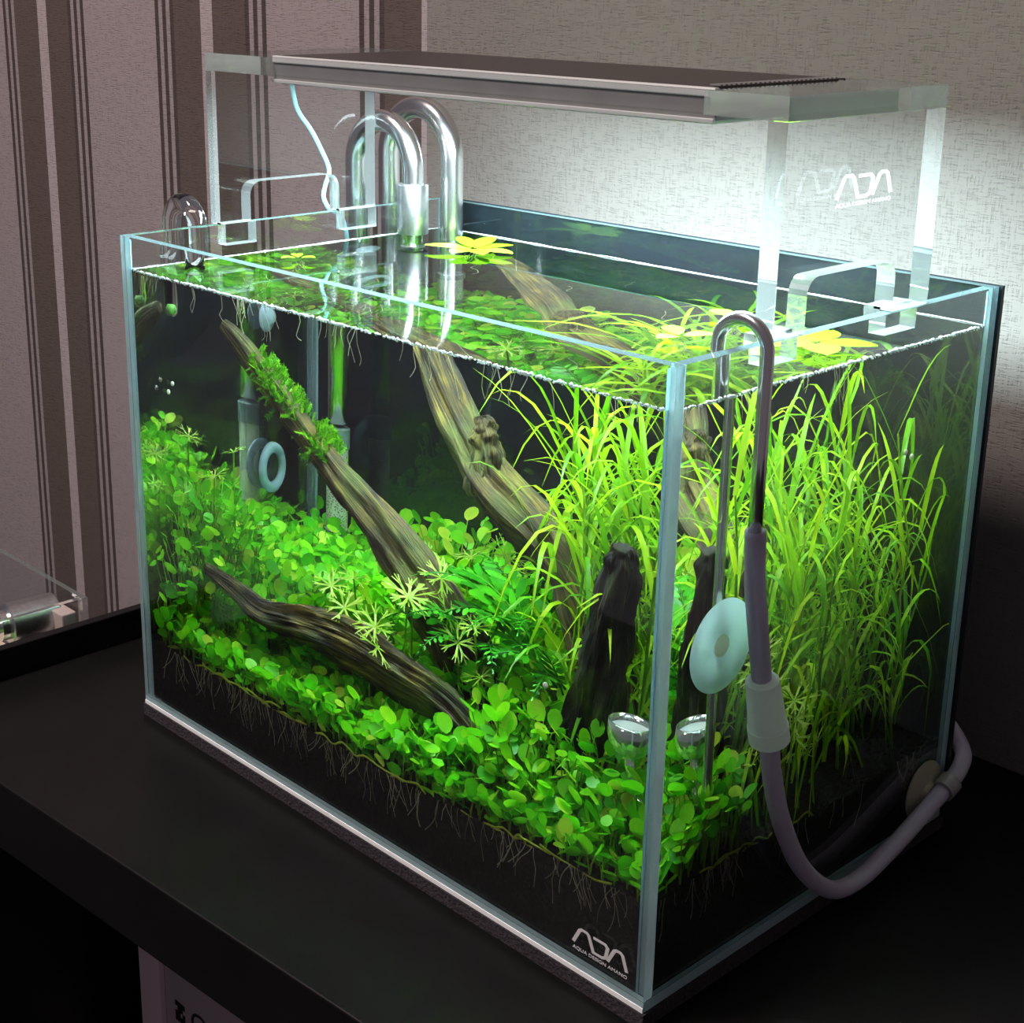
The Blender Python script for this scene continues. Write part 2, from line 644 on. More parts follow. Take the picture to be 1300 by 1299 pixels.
# low side stand with a clear acrylic tray, left of the desk panel
st = empty('side_stand', (-0.36, 0.1, -0.75), 'dark low stand beside the desk panel', 'stand')
b = MB()
b.box(-0.75, -0.102, -0.09, 0.20, -0.32, -0.30)
b.build('stand_top', M_desk, st, smooth=False)
for sx in (-0.74, -0.155):
    for sy in (-0.08, 0.175):
        b = MB()
        b.box(sx, sx+0.02, sy, sy+0.02, -0.75, -0.32)
        b.build('leg', M_desk, st, smooth=False)
tr = empty('acrylic_tray', (-0.32, 0.02, -0.30), 'clear acrylic tray holding steel parts beside the striped wallpaper', 'tray')
TX0, TX1, TY0, TY1, TZ0, TZ1 = -0.44, -0.200, -0.07, 0.077, -0.2995, -0.021
for (a, bb, c, d) in ((TX0, TX1, TY1-0.004, TY1), (TX0, TX1, TY0, TY0+0.004), (TX0, TX0+0.004, TY0+0.004, TY1-0.004), (TX1-0.004, TX1, TY0+0.004, TY1-0.004)):
    b = MB()
    thin_x = (bb-a) > (d-c)
    fm = [1, 1, 0, 0, 1, 1] if thin_x else [0, 0, 1, 1, 1, 1]
    b.box(a, bb, c, d, TZ0+0.004, TZ1, fm=fm)
    b.build('side_wall', [M_acry, M_acry_edge], tr, smooth=False)
b = MB()
b.box(TX0, TX1, TY0, TY1, TZ0, TZ0+0.004)
b.build('bottom', M_acry, tr, smooth=False)
cy = empty('steel_canister', (-0.24, 0.03, -0.08), 'brushed steel cylinder lying in the acrylic tray', 'canister')
b = MB()
b.lathe([(0.0135, 0), (0.0145, 0.001), (0.0145, 0.034), (0.0135, 0.035)], (-0.235, 0.034, -0.040), (0.10, 0.99, 0.0), 28)
b.build('body', M_steel_br, cy, smooth='auto')
b = MB()
b.lathe([(0.0105, -0.006), (0.0105, 0.0)], (-0.235, 0.034, -0.040), (0.10, 0.99, 0.0), 24)
b.build('collar_ring', M_steel, cy, smooth='auto')
b = MB()
b.lathe([(0.005, -0.040), (0.005, -0.0055)], (-0.235, 0.034, -0.040), (0.10, 0.99, 0.0), 16)
b.build('spout', M_steel_br, cy, smooth='auto')
b = MB()
b.box(-0.253, -0.217, 0.042, 0.060, -0.2954, -0.0543)
b.build('rest_block', M_desk_edge, cy, smooth=False)
b = MB()
b.box(-0.275, -0.212, -0.045, 0.040, -0.2954, -0.062)
o = empty('printed_carton', (-0.243, 0.0, -0.2954), 'beige carton with a green patch standing in the acrylic tray', 'carton')
b.build('carton_body', pbr('card_print', (0.55, 0.46, 0.38), 0.6), o, smooth=False)
b = MB()
b.box(-0.240, -0.2119, 0.000, 0.034, -0.100, -0.0617)
b.build('green_patch', pbr('card_green', (0.16, 0.34, 0.08), 0.6), o, smooth=False)
tag(o, 'beige carton with a green patch standing in the acrylic tray', 'carton')
b = MB()
b.box(-0.236, -0.2065, 0.0605, 0.0715, -0.2954, -0.032)
tag(b.build('beige_box', pbr('beige_paper', (0.42, 0.35, 0.33), 0.7), smooth=False, bevel=0.001), 'small beige paper box in the corner of the acrylic tray', 'box')

# ------------------------------------------------------------------ the tank
T = 0.005
mat_o = MB()
mat_o.box(-0.001, 0.361, -0.001, 0.2225, TABLE_Z, -0.0002)
tag(mat_o.build('foam_mat', M_foam, smooth=False), 'dark grey foam mat under the glass aquarium', 'mat')
tank = empty('aquarium', (0.18, 0.11, 0), 'rimless glass aquarium with dark back film, full of green plants', 'aquarium')
OV = 0.0002


def pane(name, x0, x1, y0, y1, z0, z1, thin, label):
    fm = [1]*6
    fm[thin*2] = fm[thin*2+1] = 0
    if thin != 2:
        fm[5] = 2
    b = MB()
    b.box(x0, x1, y0, y1, z0, z1, fm=fm)
    o = b.build(name, [M_pane, M_edge, M_edge_top], tank, smooth=False)
    o['label'] = label
    return o


pane('glass_pane', 0, 0.36, 0, T, T, 0.26, 1, 'front glass pane')
pane('glass_pane', 0.36-T, 0.36, T+0.0004, 0.22-T-0.0004, T, 0.26, 0, 'right glass pane')
pane('glass_pane', 0, T, T+0.0004, 0.22-T-0.0004, T, 0.26, 0, 'left glass pane')
pane('glass_pane', 0, 0.36, 0.22-T, 0.22, T, 0.26, 1, 'back glass pane')
pane('base_pane', 0, 0.36, 0, 0.22, 0, T-0.0002, 2, 'bottom glass pane')
b = MB()
b.box(0.0005, 0.3615, 0.22-OV, 0.2222, 0.0, 0.2602)
b.build('background_film', [M_film], tank, smooth=False)
for (cx, cy_, sx, sy) in ((T, T, 1, 1), (0.36-T, T, -1, 1), (T, 0.22-T, 1, -1), (0.36-T, 0.22-T, -1, -1)):
    b = MB()
    q = 0.0011
    v = [(cx-sx*0.0001, cy_-sy*0.0001), (cx+sx*q, cy_-sy*0.0001), (cx-sx*0.0001, cy_+sy*q)]
    b.add([(x, y, T) for x, y in v]+[(x, y, 0.258) for x, y in v], [(0, 1, 2), (3, 4, 5), (0, 1, 4, 3), (1, 2, 5, 4), (2, 0, 3, 5)])
    b.build('silicone_seam', M_silicone, tank, smooth=False)

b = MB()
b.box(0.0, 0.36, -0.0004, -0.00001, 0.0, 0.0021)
b.build('bottom_edge_glow_strip', pbr('white_edge_glow', (0.90, 0.97, 0.98), 0.25), tank, smooth=False)  # white strip stands in for light glowing along the bottom front edge
LOGO = [[(0, 0), (.30, .91), (.40, 1), (.65, 1), (.75, .89), (1.0, .0), (1.42, 0), (1.6, .13), (1.68, .80), (1.55, .95), (.98, .95)],
        [(1.70, .0), (2.0, .90), (2.12, 1), (2.30, 1), (2.40, .90), (2.62, 0)]]


def logo(parent, origin, ex, ey, w, h, sub_h, mat, nz):
    """three joined strokes and a line of small lettering, as thin raised print"""
    ex, ey, og = Vector(ex), Vector(ey), Vector(origin)
    n = Vector(nz)
    b = MB()
    th = 0.16
    for line in LOGO:
        P = [Vector((x, y)) for x, y in line]
        L, R = [], []
        for i, p in enumerate(P):
            d0 = (P[i]-P[i-1]).normalized() if i else None
            d1 = (P[i+1]-P[i]).normalized() if i < len(P)-1 else None
            t = ((d0 or d1)+(d1 or d0)).normalized()
            nn = Vector((-t.y, t.x))
            k = 1/max(0.6, abs(nn.dot(Vector((-(d1 or d0).y, (d1 or d0).x)))))
            L.append(p+nn*th*0.5*k)
            R.append(p-nn*th*0.5*k)
        for z in (0,):
            for i in range(len(P)-1):
                q = [L[i], L[i+1], R[i+1], R[i]]
                lo = [tuple(og+ex*(a.x*w/2.62)+ey*(a.y*h)) for a in q]
                hi = [tuple(og+ex*(a.x*w/2.62)+ey*(a.y*h)+n*0.00012) for a in q]
                b.add(lo+hi, [(0, 1, 2, 3), (4, 5, 6, 7), (0, 1, 5, 4), (1, 2, 6, 5), (2, 3, 7, 6), (3, 0, 4, 7)])
    b.build('logo_lettering', mat, parent, smooth=False)
    put_text('small_lettering', 'AQUA DESIGN AMANO', sub_h*1.35, w*1.02, frame(og-ey*(sub_h*1.9)+n*0.00006-ex*w*0.01, ex, ey), mat, parent)


logo(tank, (0.3225, -0.00002, 0.0137), (1, 0, 0), (0, 0, 1), 0.0285, 0.0071, 0.0016, M_white, (0, -1, 0))

# ------------------------------------------------------------------ water, soil
ZW = 0.243
IX0, IX1, IY0, IY1 = T, 0.36-T, T, 0.22-T
b = MB()
b.box(IX0-OV, IX1+OV, IY0-OV, IY1+OV, T-OV*2, ZW)
tag(b.build('water', M_water, smooth=False), 'clear still water filling the glass aquarium', 'water', kind='stuff')


def sstep(a, c, x):
    t = max(0.0, min(1.0, (x-a)/(c-a)))
    return t*t*(3-2*t)


def soil_z(x, y):
    z = 0.0385+0.006*sstep(0.2, 0.35, x)*(1-sstep(0.05, 0.12, y))
    z += 0.010*sstep(0.02, 0.12, y)*(1-sstep(0.16, 0.26, x))
    z += 0.012*sstep(0.03, 0.12, y)*(1-sstep(0.10, 0.2, abs(x-0.27)*2))*(1-sstep(0.16, 0.21, y))
    z += 0.004*sstep(0.15, 0.21, y)*sstep(0.25, 0.34, x)
    return z + 0.0012*noise.noise(Vector((x*60, y*60, 1.7)))


b = MB()
NX, NY = 130, 84
e = 0.0006
g = []
for j in range(NY+1):
    for i in range(NX+1):
        x = IX0+e+(IX1-IX0-2*e)*i/NX
        y = IY0+e+(IY1-IY0-2*e)*j/NY
        g.append((x, y, soil_z(x, y)+0.0011*noise.noise(Vector((x*420, y*420, 0)))))
fs = [(j*(NX+1)+i, j*(NX+1)+i+1, (j+1)*(NX+1)+i+1, (j+1)*(NX+1)+i) for j in range(NY) for i in range(NX)]
rim = [i for i in range(NX+1)]+[j*(NX+1)+NX for j in range(1, NY+1)]+[NY*(NX+1)+i for i in range(NX-1, -1, -1)]+[j*(NX+1) for j in range(NY-1, 0, -1)]
base = len(g)
g += [(g[k][0], g[k][1], T+0.0006) for k in rim]
n = len(rim)
fs += [(rim[k], rim[(k+1) % n], base+(k+1) % n, base+k) for k in range(n)]
fs.append(tuple(base+k for k in range(n)))
b.add(g, fs)
tag(b.build('soil', M_soil, smooth=True), 'black granular soil layer at the bottom of the aquarium', 'soil', kind='stuff')
b = MB()
OCT = [(1, 0, 0), (-1, 0, 0), (0, 1, 0), (0, -1, 0), (0, 0, 1), (0, 0, -1)]
OCF = [(0, 2, 4), (2, 1, 4), (1, 3, 4), (3, 0, 4), (2, 0, 5), (1, 2, 5), (3, 1, 5), (0, 3, 5)]
for k in range(5200):
    r = rnd.uniform(0.0006, 0.0016)
    if k < 2600:
        x, y = rnd.uniform(IX0+0.002, IX1-0.002), rnd.uniform(IY0+0.002, IY1-0.002)
        z = soil_z(x, y)+r*0.3
    elif k < 4300:
        x, y = rnd.uniform(IX0+0.002, IX1-0.002), IY0+0.0022
        z = rnd.uniform(0.008, soil_z(x, y))
        y = IY0+0.0004+r*0.95
    else:
        y, x = rnd.uniform(IY0+0.002, IY1-0.002), IX1-0.0022
        z = rnd.uniform(0.008, soil_z(x, y))
        x = IX1-0.0004-r*0.95
    b.add([(x+q[0]*r*rnd.uniform(.8, 1), y+q[1]*r*rnd.uniform(.8, 1), z+q[2]*r*rnd.uniform(.7, 1)) for q in OCT], OCF)
tag(b.build('soil_granules', M_soil, smooth=True, fix=False), 'loose black soil granules on the bed and against the glass', 'soil', kind='stuff')

# ------------------------------------------------------------------ lamp on acrylic legs
lamp = empty('aquarium_lamp', (0.18, 0.108, 0.26), 'slim LED lamp on a clear acrylic frame straddling the aquarium', 'lamp')
LY0, LY1, LZ1 = 0.055, 0.1605, 0.348


def side_plate(x0, x1, lx0, lx1):
    """outline in y-z: a sheet with a round-cornered notch between its two feet; feet step inside the pane"""
    zb, zr, zn, r = 0.2503, 0.2606, 0.2815, 0.007
    ya, yb = 0.0745, 0.1345

    def arc(cy, cz, a0, a1):
        return [(cy+r*math.cos(a0+(a1-a0)*k/5), cz+r*math.sin(a0+(a1-a0)*k/5)) for k in range(6)]
    poly = [(LY0, zr), (LY0, LZ1-0.009), (LY1, LZ1-0.009), (LY1, zr), (yb, zr)] + arc(yb-r, zn-r, 0, PI/2) + arc(ya+r, zn-r, PI/2, PI) + [(ya, zr)]
    b = MB()
    n = len(poly)
    v = [(x0, y, z) for y, z in poly]+[(x1, y, z) for y, z in poly]
    b.v.extend(v)
    b.f += [tuple(range(n)), tuple(range(2*n-1, n-1, -1))]
    b.m += [0, 0]
    for k in range(n):
        b.f.append((k, (k+1) % n, n+(k+1) % n, n+k))
        b.m.append(1)
    o = b.build('side_plate', [M_acry, M_acry_edge], lamp, smooth=False)
    for (fa, fb) in ((LY0, ya), (yb, LY1-0.003)):
        b = MB()
        b.box(lx0, lx1, fa, fb, zb, zr+0.001, fm=[0, 0, 1, 1, 1, 1])
        b.build('foot', [M_acry, M_acry_edge], lamp, smooth=False)
    return o


side_plate(0.3515, 0.3600, 0.3470, 0.3545)
side_plate(0.0, 0.0085, 0.0055, 0.0130)
# top sheet in four strips round the housing
HX0, HX1, HY0, HY1 = 0.048, 0.3225, 0.062, 0.153
TZ = LZ1-0.0088
for (x0, x1, y0, y1) in ((0, HX0, LY0, LY1), (HX1, 0.36, LY0, LY1)):
    b = MB()
    b.box(x0, x1, y0, y1, TZ, LZ1, fm=[1, 1, 1, 1, 0, 0])
    b.build('top_sheet', [M_acry, M_acry_edge], lamp, smooth=False)
for (y0, y1) in ((LY0, HY0), (HY1, LY1)):
    b = MB()
    b.box(HX0, HX1, y0, y1, TZ, LZ1, fm=[0, 0, 0, 0, 0, 0])
    b.build('top_rail', [M_acry, M_acry_edge], lamp, smooth=False)
b = MB()
b.box(HX0+0.0004, HX1-0.0004, HY0+0.0004, HY1-0.0004, LZ1-0.0125, LZ1-0.0012)
b.build('led_housing', M_alu, lamp, smooth=False, bevel=0.001)
b = MB()
b.box(HX0+0.004, HX1-0.004, HY0+0.003, HY1-0.001, LZ1-0.0012, LZ1+0.0006)
b.build('heat_sink', M_heat, lamp, smooth=False, bevel=0.0004)
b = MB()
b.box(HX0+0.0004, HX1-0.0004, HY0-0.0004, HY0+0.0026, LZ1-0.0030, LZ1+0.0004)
b.build('bevel_bright_strip', M_pale_strip, lamp, smooth=False, bevel=0.0005)  # bright bevel line painted as a pale strip along the housing front
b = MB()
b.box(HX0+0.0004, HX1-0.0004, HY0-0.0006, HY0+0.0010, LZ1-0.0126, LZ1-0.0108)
b.build('lower_trim', M_pale_strip, lamp, smooth=False, bevel=0.0003)
for k in range(26):
    b = MB()
    yy = HY0+0.008+k*0.003
    b.box(HX1-0.0095, HX1-0.0045, yy, yy+0.0014, LZ1+0.0006, LZ1+0.0011)
    b.build('vent_rib', M_alu, lamp, smooth=False)
for sx in (HX0+0.003, HX1-0.003):
    b = MB()
    b.lathe([(0.0018, 0), (0.0018, 0.0008), (0.0009, 0.0013)], (sx, HY1-0.006, LZ1-0.0012), (0, 0, 1), 14)
    b.build('screw', M_steel, lamp, smooth='auto')
b = MB()
b.box(HX0+0.004, HX1-0.004, HY0+0.004, HY1-0.004, LZ1-0.0133, LZ1-0.0125)
b.build('led_board', M_led, lamp, smooth=False)
led = bpy.data.lights.new('led_light', 'AREA')
led.shape = 'RECTANGLE'
led.size = HX1-HX0-0.012
led.size_y = HY1-HY0-0.012
led.energy = LED_ENERGY
led.spread = math.radians(176)
led.color = (0.77, 0.97, 1.0)
lo = bpy.data.objects.new('led_light', led)
COL.objects.link(lo)
lo.location = ((HX0+HX1)/2, (HY0+HY1)/2, LZ1-0.0138)
lo.parent = lamp
lo.matrix_parent_inverse = Matrix.Translation(lamp.location).inverted()
logo(lamp, (0.36012, 0.0885, 0.3090), (0, 1, 0), (0, 0, 1), 0.0365, 0.0083, 0.0016, M_white, (1, 0, 0))
P = catmull([(-0.0032, .1109, .3370), (-0.0032, .1137, .3222), (-0.0032, .1167, .3145), (-0.0032, .1246, .3048), (-0.0032, .1315, .2936), (-0.0032, .1368, .2823), (-0.0032, .1340, .2739), (-0.0032, .1325, .2674), (-0.0032, .1364, .2604), (-0.0032, .1442, .2540), (-0.0032, .1486, .2300), (-0.0035, .152, .15), (-0.0045, .16, .02)], 8)
b = MB()
b.tube(P, 0.0013, 10)
b.build('power_cable', M_cable, lamp)

# ------------------------------------------------------------------ steel filter pipes
pi = empty('filter_intake_pipe', (0.0395, 0.191, 0.25), 'polished steel intake pipe with a strainer, hooked over the left pane', 'pipe')
def arch(x0, x1, y, ztop, zl, zr, n=20):
    r = (x1-x0)/2
    c = (x0+x1)/2
    zc = ztop-r
    L = [(x0, y, zl), (x0, y, zl+(zc-zl)*0.5)]
    L += [(c-r*math.cos(PI*k/n), y, zc+r*math.sin(PI*k/n)) for k in range(n+1)]
    L += [(x1, y, zc-(zc-zr)*0.5), (x1, y, zr)]
    return L


b = MB()
b.tube(arch(-0.0150, 0.0395, 0.191, 0.3150, 0.12, 0.150), 0.0065, 24)
b.build('pipe', M_steel, pi)
b = MB()
b.lathe([(0.0067, 0.0), (0.0082, 0.0006), (0.0082, 0.0118), (0.0067, 0.0124)], (0.0395, 0.191, 0.1350), (0, 0, 1), 26)
b.build('strainer_ring', M_pvc, pi, smooth='auto')
b = MB()
b.lathe([(0.0073, 0), (0.0073, 0.047)], (0.0395, 0.191, 0.0882), (0, 0, 1), 28)
b.build('strainer_mesh', M_strain, pi, smooth='auto')
b = MB()
b.lathe([(0.0074, 0), (0.0080, 0.0006), (0.0080, 0.0125), (0.0072, 0.013)], (0.0395, 0.191, 0.0752), (0, 0, 1), 26)
b.build('strainer_cap', M_pvc, pi, smooth='auto')
po = empty('filter_return_pipe', (0.034, 0.167, 0.25), 'polished steel return pipe with a thick sleeve, in front of the intake pipe', 'pipe')
b = MB()
b.tube(arch(-0.0165, 0.0335, 0.167, 0.3085, 0.12, 0.2285), 0.0062, 24)
b.build('pipe', M_steel, po)
b = MB()
b.lathe([(0.0062, 0), (0.0086, 0.0004), (0.0088, 0.001), (0.0088, 0.0275), (0.0084, 0.0281), (0.0062, 0.0283)], (0.0335, 0.167, 0.2475), (0, 0, 1), 30)
b.build('sleeve', M_steel_br, po, smooth='auto')
b = MB()
b.lathe([(0.0062, 0), (0.0070, 0.0003), (0.0070, 0.0040), (0.0062, 0.0043)], (0.0335, 0.167, 0.2286), (0, 0, 1), 26)
b.build('nozzle_ring', M_steel_br, po, smooth='auto')

# clear glass hook thermometer on the left pane
th = empty('glass_thermometer', (0.0125, 0.036, 0.25), 'clear glass hanging thermometer hooked over the left pane', 'thermometer')
b = MB()
b.tube(arch(-0.0085, 0.0160, 0.036, 0.2735, 0.215, ZW+0.0003), 0.0050, 20)
b.build('glass_arch', M_glass_thin, th)
b = MB()
b.tube([(0.0160, 0.036, ZW-0.0004), (0.0160, 0.036, 0.225), (0.0160, 0.036, 0.2205), (0.0160, 0.036, 0.2185)], [0.0050, 0.0050, 0.0046, 0.0028], 20)
b.build('submerged_tube', M_glass_wet, th)
b = MB()
b.lathe([(0.0016, 0), (0.0030, 0.001), (0.0034, 0.003), (0.0024, 0.005)], (0.0160, 0.036, 0.2195), (0, 0, 1), 16)
b.build('liquid_column', pbr('green_liquid', (0.12, 0.35, 0.05), 0.3), th)


def ring_cup(name, cy_, cz, ro, ri, lab):
    o = MB()
    pr = [(ri, 0.0006), (ri+0.0006, 0.0034), ((ri+ro)/2, 0.0042), (ro-0.0006, 0.0030), (ro, 0.0006)]
    o.lathe(pr, (IX0+0.0004, cy_, cz), (1, 0, 0), 32, closed=True)
    return tag(o.build(name, pbr(name+'_plastic', (0.42, 0.62, 0.70), 0.15, trans=0.55, ior=1.15)), lab, 'suction cup')


ring_cup('suction_ring', 0.160, 0.1205, 0.0150, 0.0085, 'clear ring-shaped suction cup on the left pane below the mossy branch')
o = MB()
o.lathe([(0.0001, 0.0065), (0.0032, 0.0060), (0.0045, 0.0030), (0.0088, 0.0012), (0.0092, 0.0004)], (IX0+0.0003, 0.157, 0.2075), (1, 0, 0), 26)
tag(o.build('suction_cup', pbr('clear_cup', (0.5, 0.66, 0.74), 0.12, trans=0.6, ior=1.15)), 'clear round suction cup just under the waterline on the left pane', 'suction cup')

# ------------------------------------------------------------------ CO2 diffuser, hose, valve
df = empty('co2_diffuser', (0.3455, 0.0415, 0.25), 'steel and glass carbon dioxide diffuser hooked over the right pane', 'diffuser')
b = MB()
A = arch(0.3455, 0.3675, 0.0415, 0.2705, 0.083, 0.184, 16)
A = A[::-1]
A = A[:-1]+[(0.3455, 0.0415, 0.090)]
A += [(0.3450, 0.0418, 0.082), (0.3432, 0.0424, 0.0745), (0.3395, 0.0436, 0.0695), (0.3350, 0.0450, 0.0680), (0.3300, 0.0464, 0.0700), (0.3265, 0.0472, 0.0745), (0.3245, 0.0476, 0.081), (0.3236, 0.0477, 0.0885)]
nA = len(A)
b.tube(A, 0.0027, 16)
b.build('bent_tube', M_steel, df)
b = MB()
b.lathe([(0.0030, 0.0), (0.0072, 0.0018), (0.0100, 0.0060), (0.0108, 0.0105), (0.0104, 0.0150), (0.0096, 0.0152), (0.0100, 0.0105), (0.0092, 0.0066), (0.0066, 0.0030), (0.0002, 0.0022)], (0.3232, 0.0477, 0.0868), (0, 0, 1), 32)
b.build('cup', pbr('silvery_blown_glass', (0.72, 0.78, 0.78), 0.08, 0.75), df)
b = MB()
b.lathe([(0.0002, 0.0), (0.0094, 0.0), (0.0094, 0.0016), (0.0002, 0.0017)], (0.3232, 0.0477, 0.0972), (0, 0, 1), 32)
b.build('ceramic_disc', M_ceramic, df, smooth='auto')
sc_ = empty('disc_suction_cup', (0.3535, 0.0400, 0.143), 'pale aqua suction cup disc on the inside of the right pane', 'suction cup')
b = MB()
b.lathe([(0.0046, 0.0004), (0.0190, 0.0004), (0.0192, 0.0007), (0.0120, 0.0026), (0.0046, 0.0036)], (IX1-0.0004, 0.0395, 0.1435), (-1, 0, 0), 44, closed=True)
b.build('disc', M_frost, sc_)
b = MB()
b.lathe([(0.0002, 0.0002), (0.0045, 0.0002), (0.0045, 0.0038), (0.0002, 0.0044)], (IX1-0.0003, 0.0395, 0.1435), (-1, 0, 0), 20)
b.build('hub', M_frost_c, sc_, smooth='auto')
HXX = 0.3675
hz = empty('air_hose', (HXX, 0.05, 0.10), 'grey flexible gas hose hanging from the steel diffuser tube outside the right pane', 'hose')
P1 = catmull([(HXX, 0.0418, 0.1925), (HXX, 0.0440, 0.170), (HXX, 0.0485, 0.148), (HXX, 0.0530, 0.1275)], 8)
b = MB()
b.tube(P1, 0.0040, 18)
b.build('upper_hose', M_hose, hz)
P2 = catmull([(HXX, 0.0610, 0.099), (HXX, 0.064, 0.085), (HXX, 0.073, 0.060), (HXX, 0.091, 0.030), (HXX+0.001, 0.114, 0.0095), (HXX+0.0015, 0.136, 0.0055), (HXX+0.0015, 0.160, 0.0100), (HXX+0.0015, 0.185, 0.0175), (HXX+0.001, 0.205, 0.0235), (HXX-0.001, 0.222, 0.0275), (0.3605, 0.234, 0.0310), (0.345, 0.240, 0.0400), (0.325, 0.240, 0.046), (0.29, 0.242, 0.030), (0.25, 0.242, 0.0)], 8)
b = MB()
b.tube(P2, 0.0040, 18)
b.build('lower_hose', M_hose, hz)
ax = (Vector((HXX, 0.0610, 0.0985))-Vector((HXX, 0.0530, 0.1275)))
axn = ax.normalized()
b = MB()
b.lathe([(0.0050, -0.001), (0.0066, 0.0002), (0.0074, 0.016), (0.0079, 0.0220), (0.0082, 0.0222), (0.0082, 0.0290), (0.0060, 0.0305)], (HXX, 0.0530, 0.1285), axn, 28)
o = b.build('check_valve', milky('milky_plastic', (0.94, 1.0, 0.96), 0.3, 0.5), hz, smooth='auto')
o['label'] = 'translucent tapered check valve between the two hose lengths'
hc = empty('hose_clip', (0.361, 0.205, 0.0225), 'clear suction cup clip holding the hose at the back corner', 'suction cup')
b = MB()
b.lathe([(0.0002, 0.0003), (0.0150, 0.0003), (0.0150, 0.0010), (0.0118, 0.0022), (0.0060, 0.0034), (0.0045, 0.0052), (0.0002, 0.0052)], (0.3602, 0.2000, 0.0215), (1, 0, 0), 36)
b.build('cup', milky('amber_clear_plastic', (0.50, 0.50, 0.38), 0.15, 0.4), hc, smooth='auto')
b = MB()
d = Vector((0, 0.95, 0.28)).normalized()
b.lathe([(0.0043, 0), (0.0056, 0), (0.0056, 0.008), (0.0043, 0.008)], Vector((HXX+0.0012, 0.2030, 0.0232)), d, 24, closed=True)
b.build('clip_ring', pbr('clear_clip', (0.45, 0.43, 0.42), 0.12, trans=0.4, ior=1.4), hc, smooth='auto')

# ------------------------------------------------------------------ driftwood
def wood_mesh(name, P, R, parent, mat, seed=0, n=44, sub=14, rough=0.16, squash=1.0):
    path = catmull(P, sub)
    rad = lerp_list(R, len(path))
    off = seed*13.7

    def fun(t, a, p):
        ridge = noise.noise(Vector((math.cos(a)*2.2+off, math.sin(a)*2.2, t*2.0)))
        fine = noise.noise(Vector((math.cos(a)*6+off, math.sin(a)*6, t*9.0)))
        lump = noise.noise(Vector((math.cos(a)*0.8, math.sin(a)*0.8+off, t*7.0)))
        bark = abs(noise.noise(Vector((math.cos(a)*11+off, math.sin(a)*11, t*5.0))))
        sq = 1.0 - (1-squash)*abs(math.sin(a))
        return sq*(1.04+rough*1.5*ridge+rough*1.0*fine+rough*1.5*lump-rough*1.3*max(0.0, 0.22-bark)*4)
    b = MB()
    b.tube(path, rad, n, fun=fun)
    o = b.build(name, mat, parent)
    me = o.data
    at = me.attributes.new('grain', 'FLOAT_VECTOR', 'POINT')
    data = []
    L = 0.0
    for i, p in enumerate(path):
        if i:
            L += (path[i]-path[i-1]).length
        for k in range(n):
            a = 2*PI*k/n
            data += [math.cos(a)*0.35+off, math.sin(a)*0.35, L*28]
    at.data.foreach_set('vector', data)
    return o


def inside(p, m=0.0016, top=0.2412):
    return (min(max(p[0], IX0+m), IX1-m), min(max(p[1], IY0+m), IY1-m), min(p[2], top))


w1 = empty('driftwood', (0.17, 0.085, 0.06), 'long bare driftwood branch with moss collars, slanting up to the left', 'driftwood')
W1 = [(.0300, .0758, .2135), (.045, .077, .204), (.082, .080, .177), (.117, .082, .152), (.150, .084, .131), (.176, .086, .112), (.200, .088, .085), (.215, .090, .050)]
wood_mesh('branch', W1, [.0032, .0062, .0078, .0095, .0125, .0150, .0165, .017], w1, M_wood, 1)
w2 = empty('driftwood', (0.26, 0.12, 0.05), 'thick forked driftwood branch slanting behind the grassy plants', 'driftwood')
W2 = [(.098, .172, .236), (.118, .168, .212), (.1480, .158, .180), (.1815, .1415, .158), (.2236, .1304, .1405), (.254, .122, .118), (.275, .118, .085), (.285, .115, .05)]
wood_mesh('branch', W2, [.0060, .0080, .0105, .0125, .0105, .0105, .0125, .014], w2, M_wood, 2, rough=0.24)
wood_mesh('side_branch', [(.186, .139, .150), (.180, .142, .176), (.176, .143, .187)], [.0105, .0085, .004], w2, M_wood, 5, rough=0.25)
w3 = empty('driftwood', (0.21, 0.045, 0.05), 'low crooked driftwood branch lying among the round leaved carpet', 'driftwood')
W3 = [(.0400, .0350, .0865), (.060, .036, .0835), (.088, .037, .0770), (.118, .040, .0800), (.150, .043, .0810), (.185, .046, .0760), (.222, .048, .0690), (.250, .052, .048)]
wood_mesh('branch', W3, [.0034, .0050, .0074, .0100, .0120, .0110, .0085, .007], w3, M_wood, 3, rough=0.2)
w4 = empty('driftwood', (0.30, 0.066, 0.045), 'dark upright driftwood stump behind the glass diffuser cup', 'driftwood')
wood_mesh('stump', [(.306, .064, .1690), (.305, .065, .160), (.301, .067, .135), (.295, .069, .105), (.288, .072, .075), (.284, .074, .045)], [.0045, .0085, .0110, .0125, .0150, .017], w4, M_wood_dark, 4, rough=0.22)
w5 = empty('driftwood', (0.235, 0.075, 0.05), 'dark driftwood knot lying between stump and fern fronds', 'driftwood')
wood_mesh('knot', [(.205, .070, .062), (.228, .073, .066), (.250, .078, .064), (.268, .084, .055)], [.006, .0115, .0115, .006], w5, M_wood_dark, 6, rough=0.25)


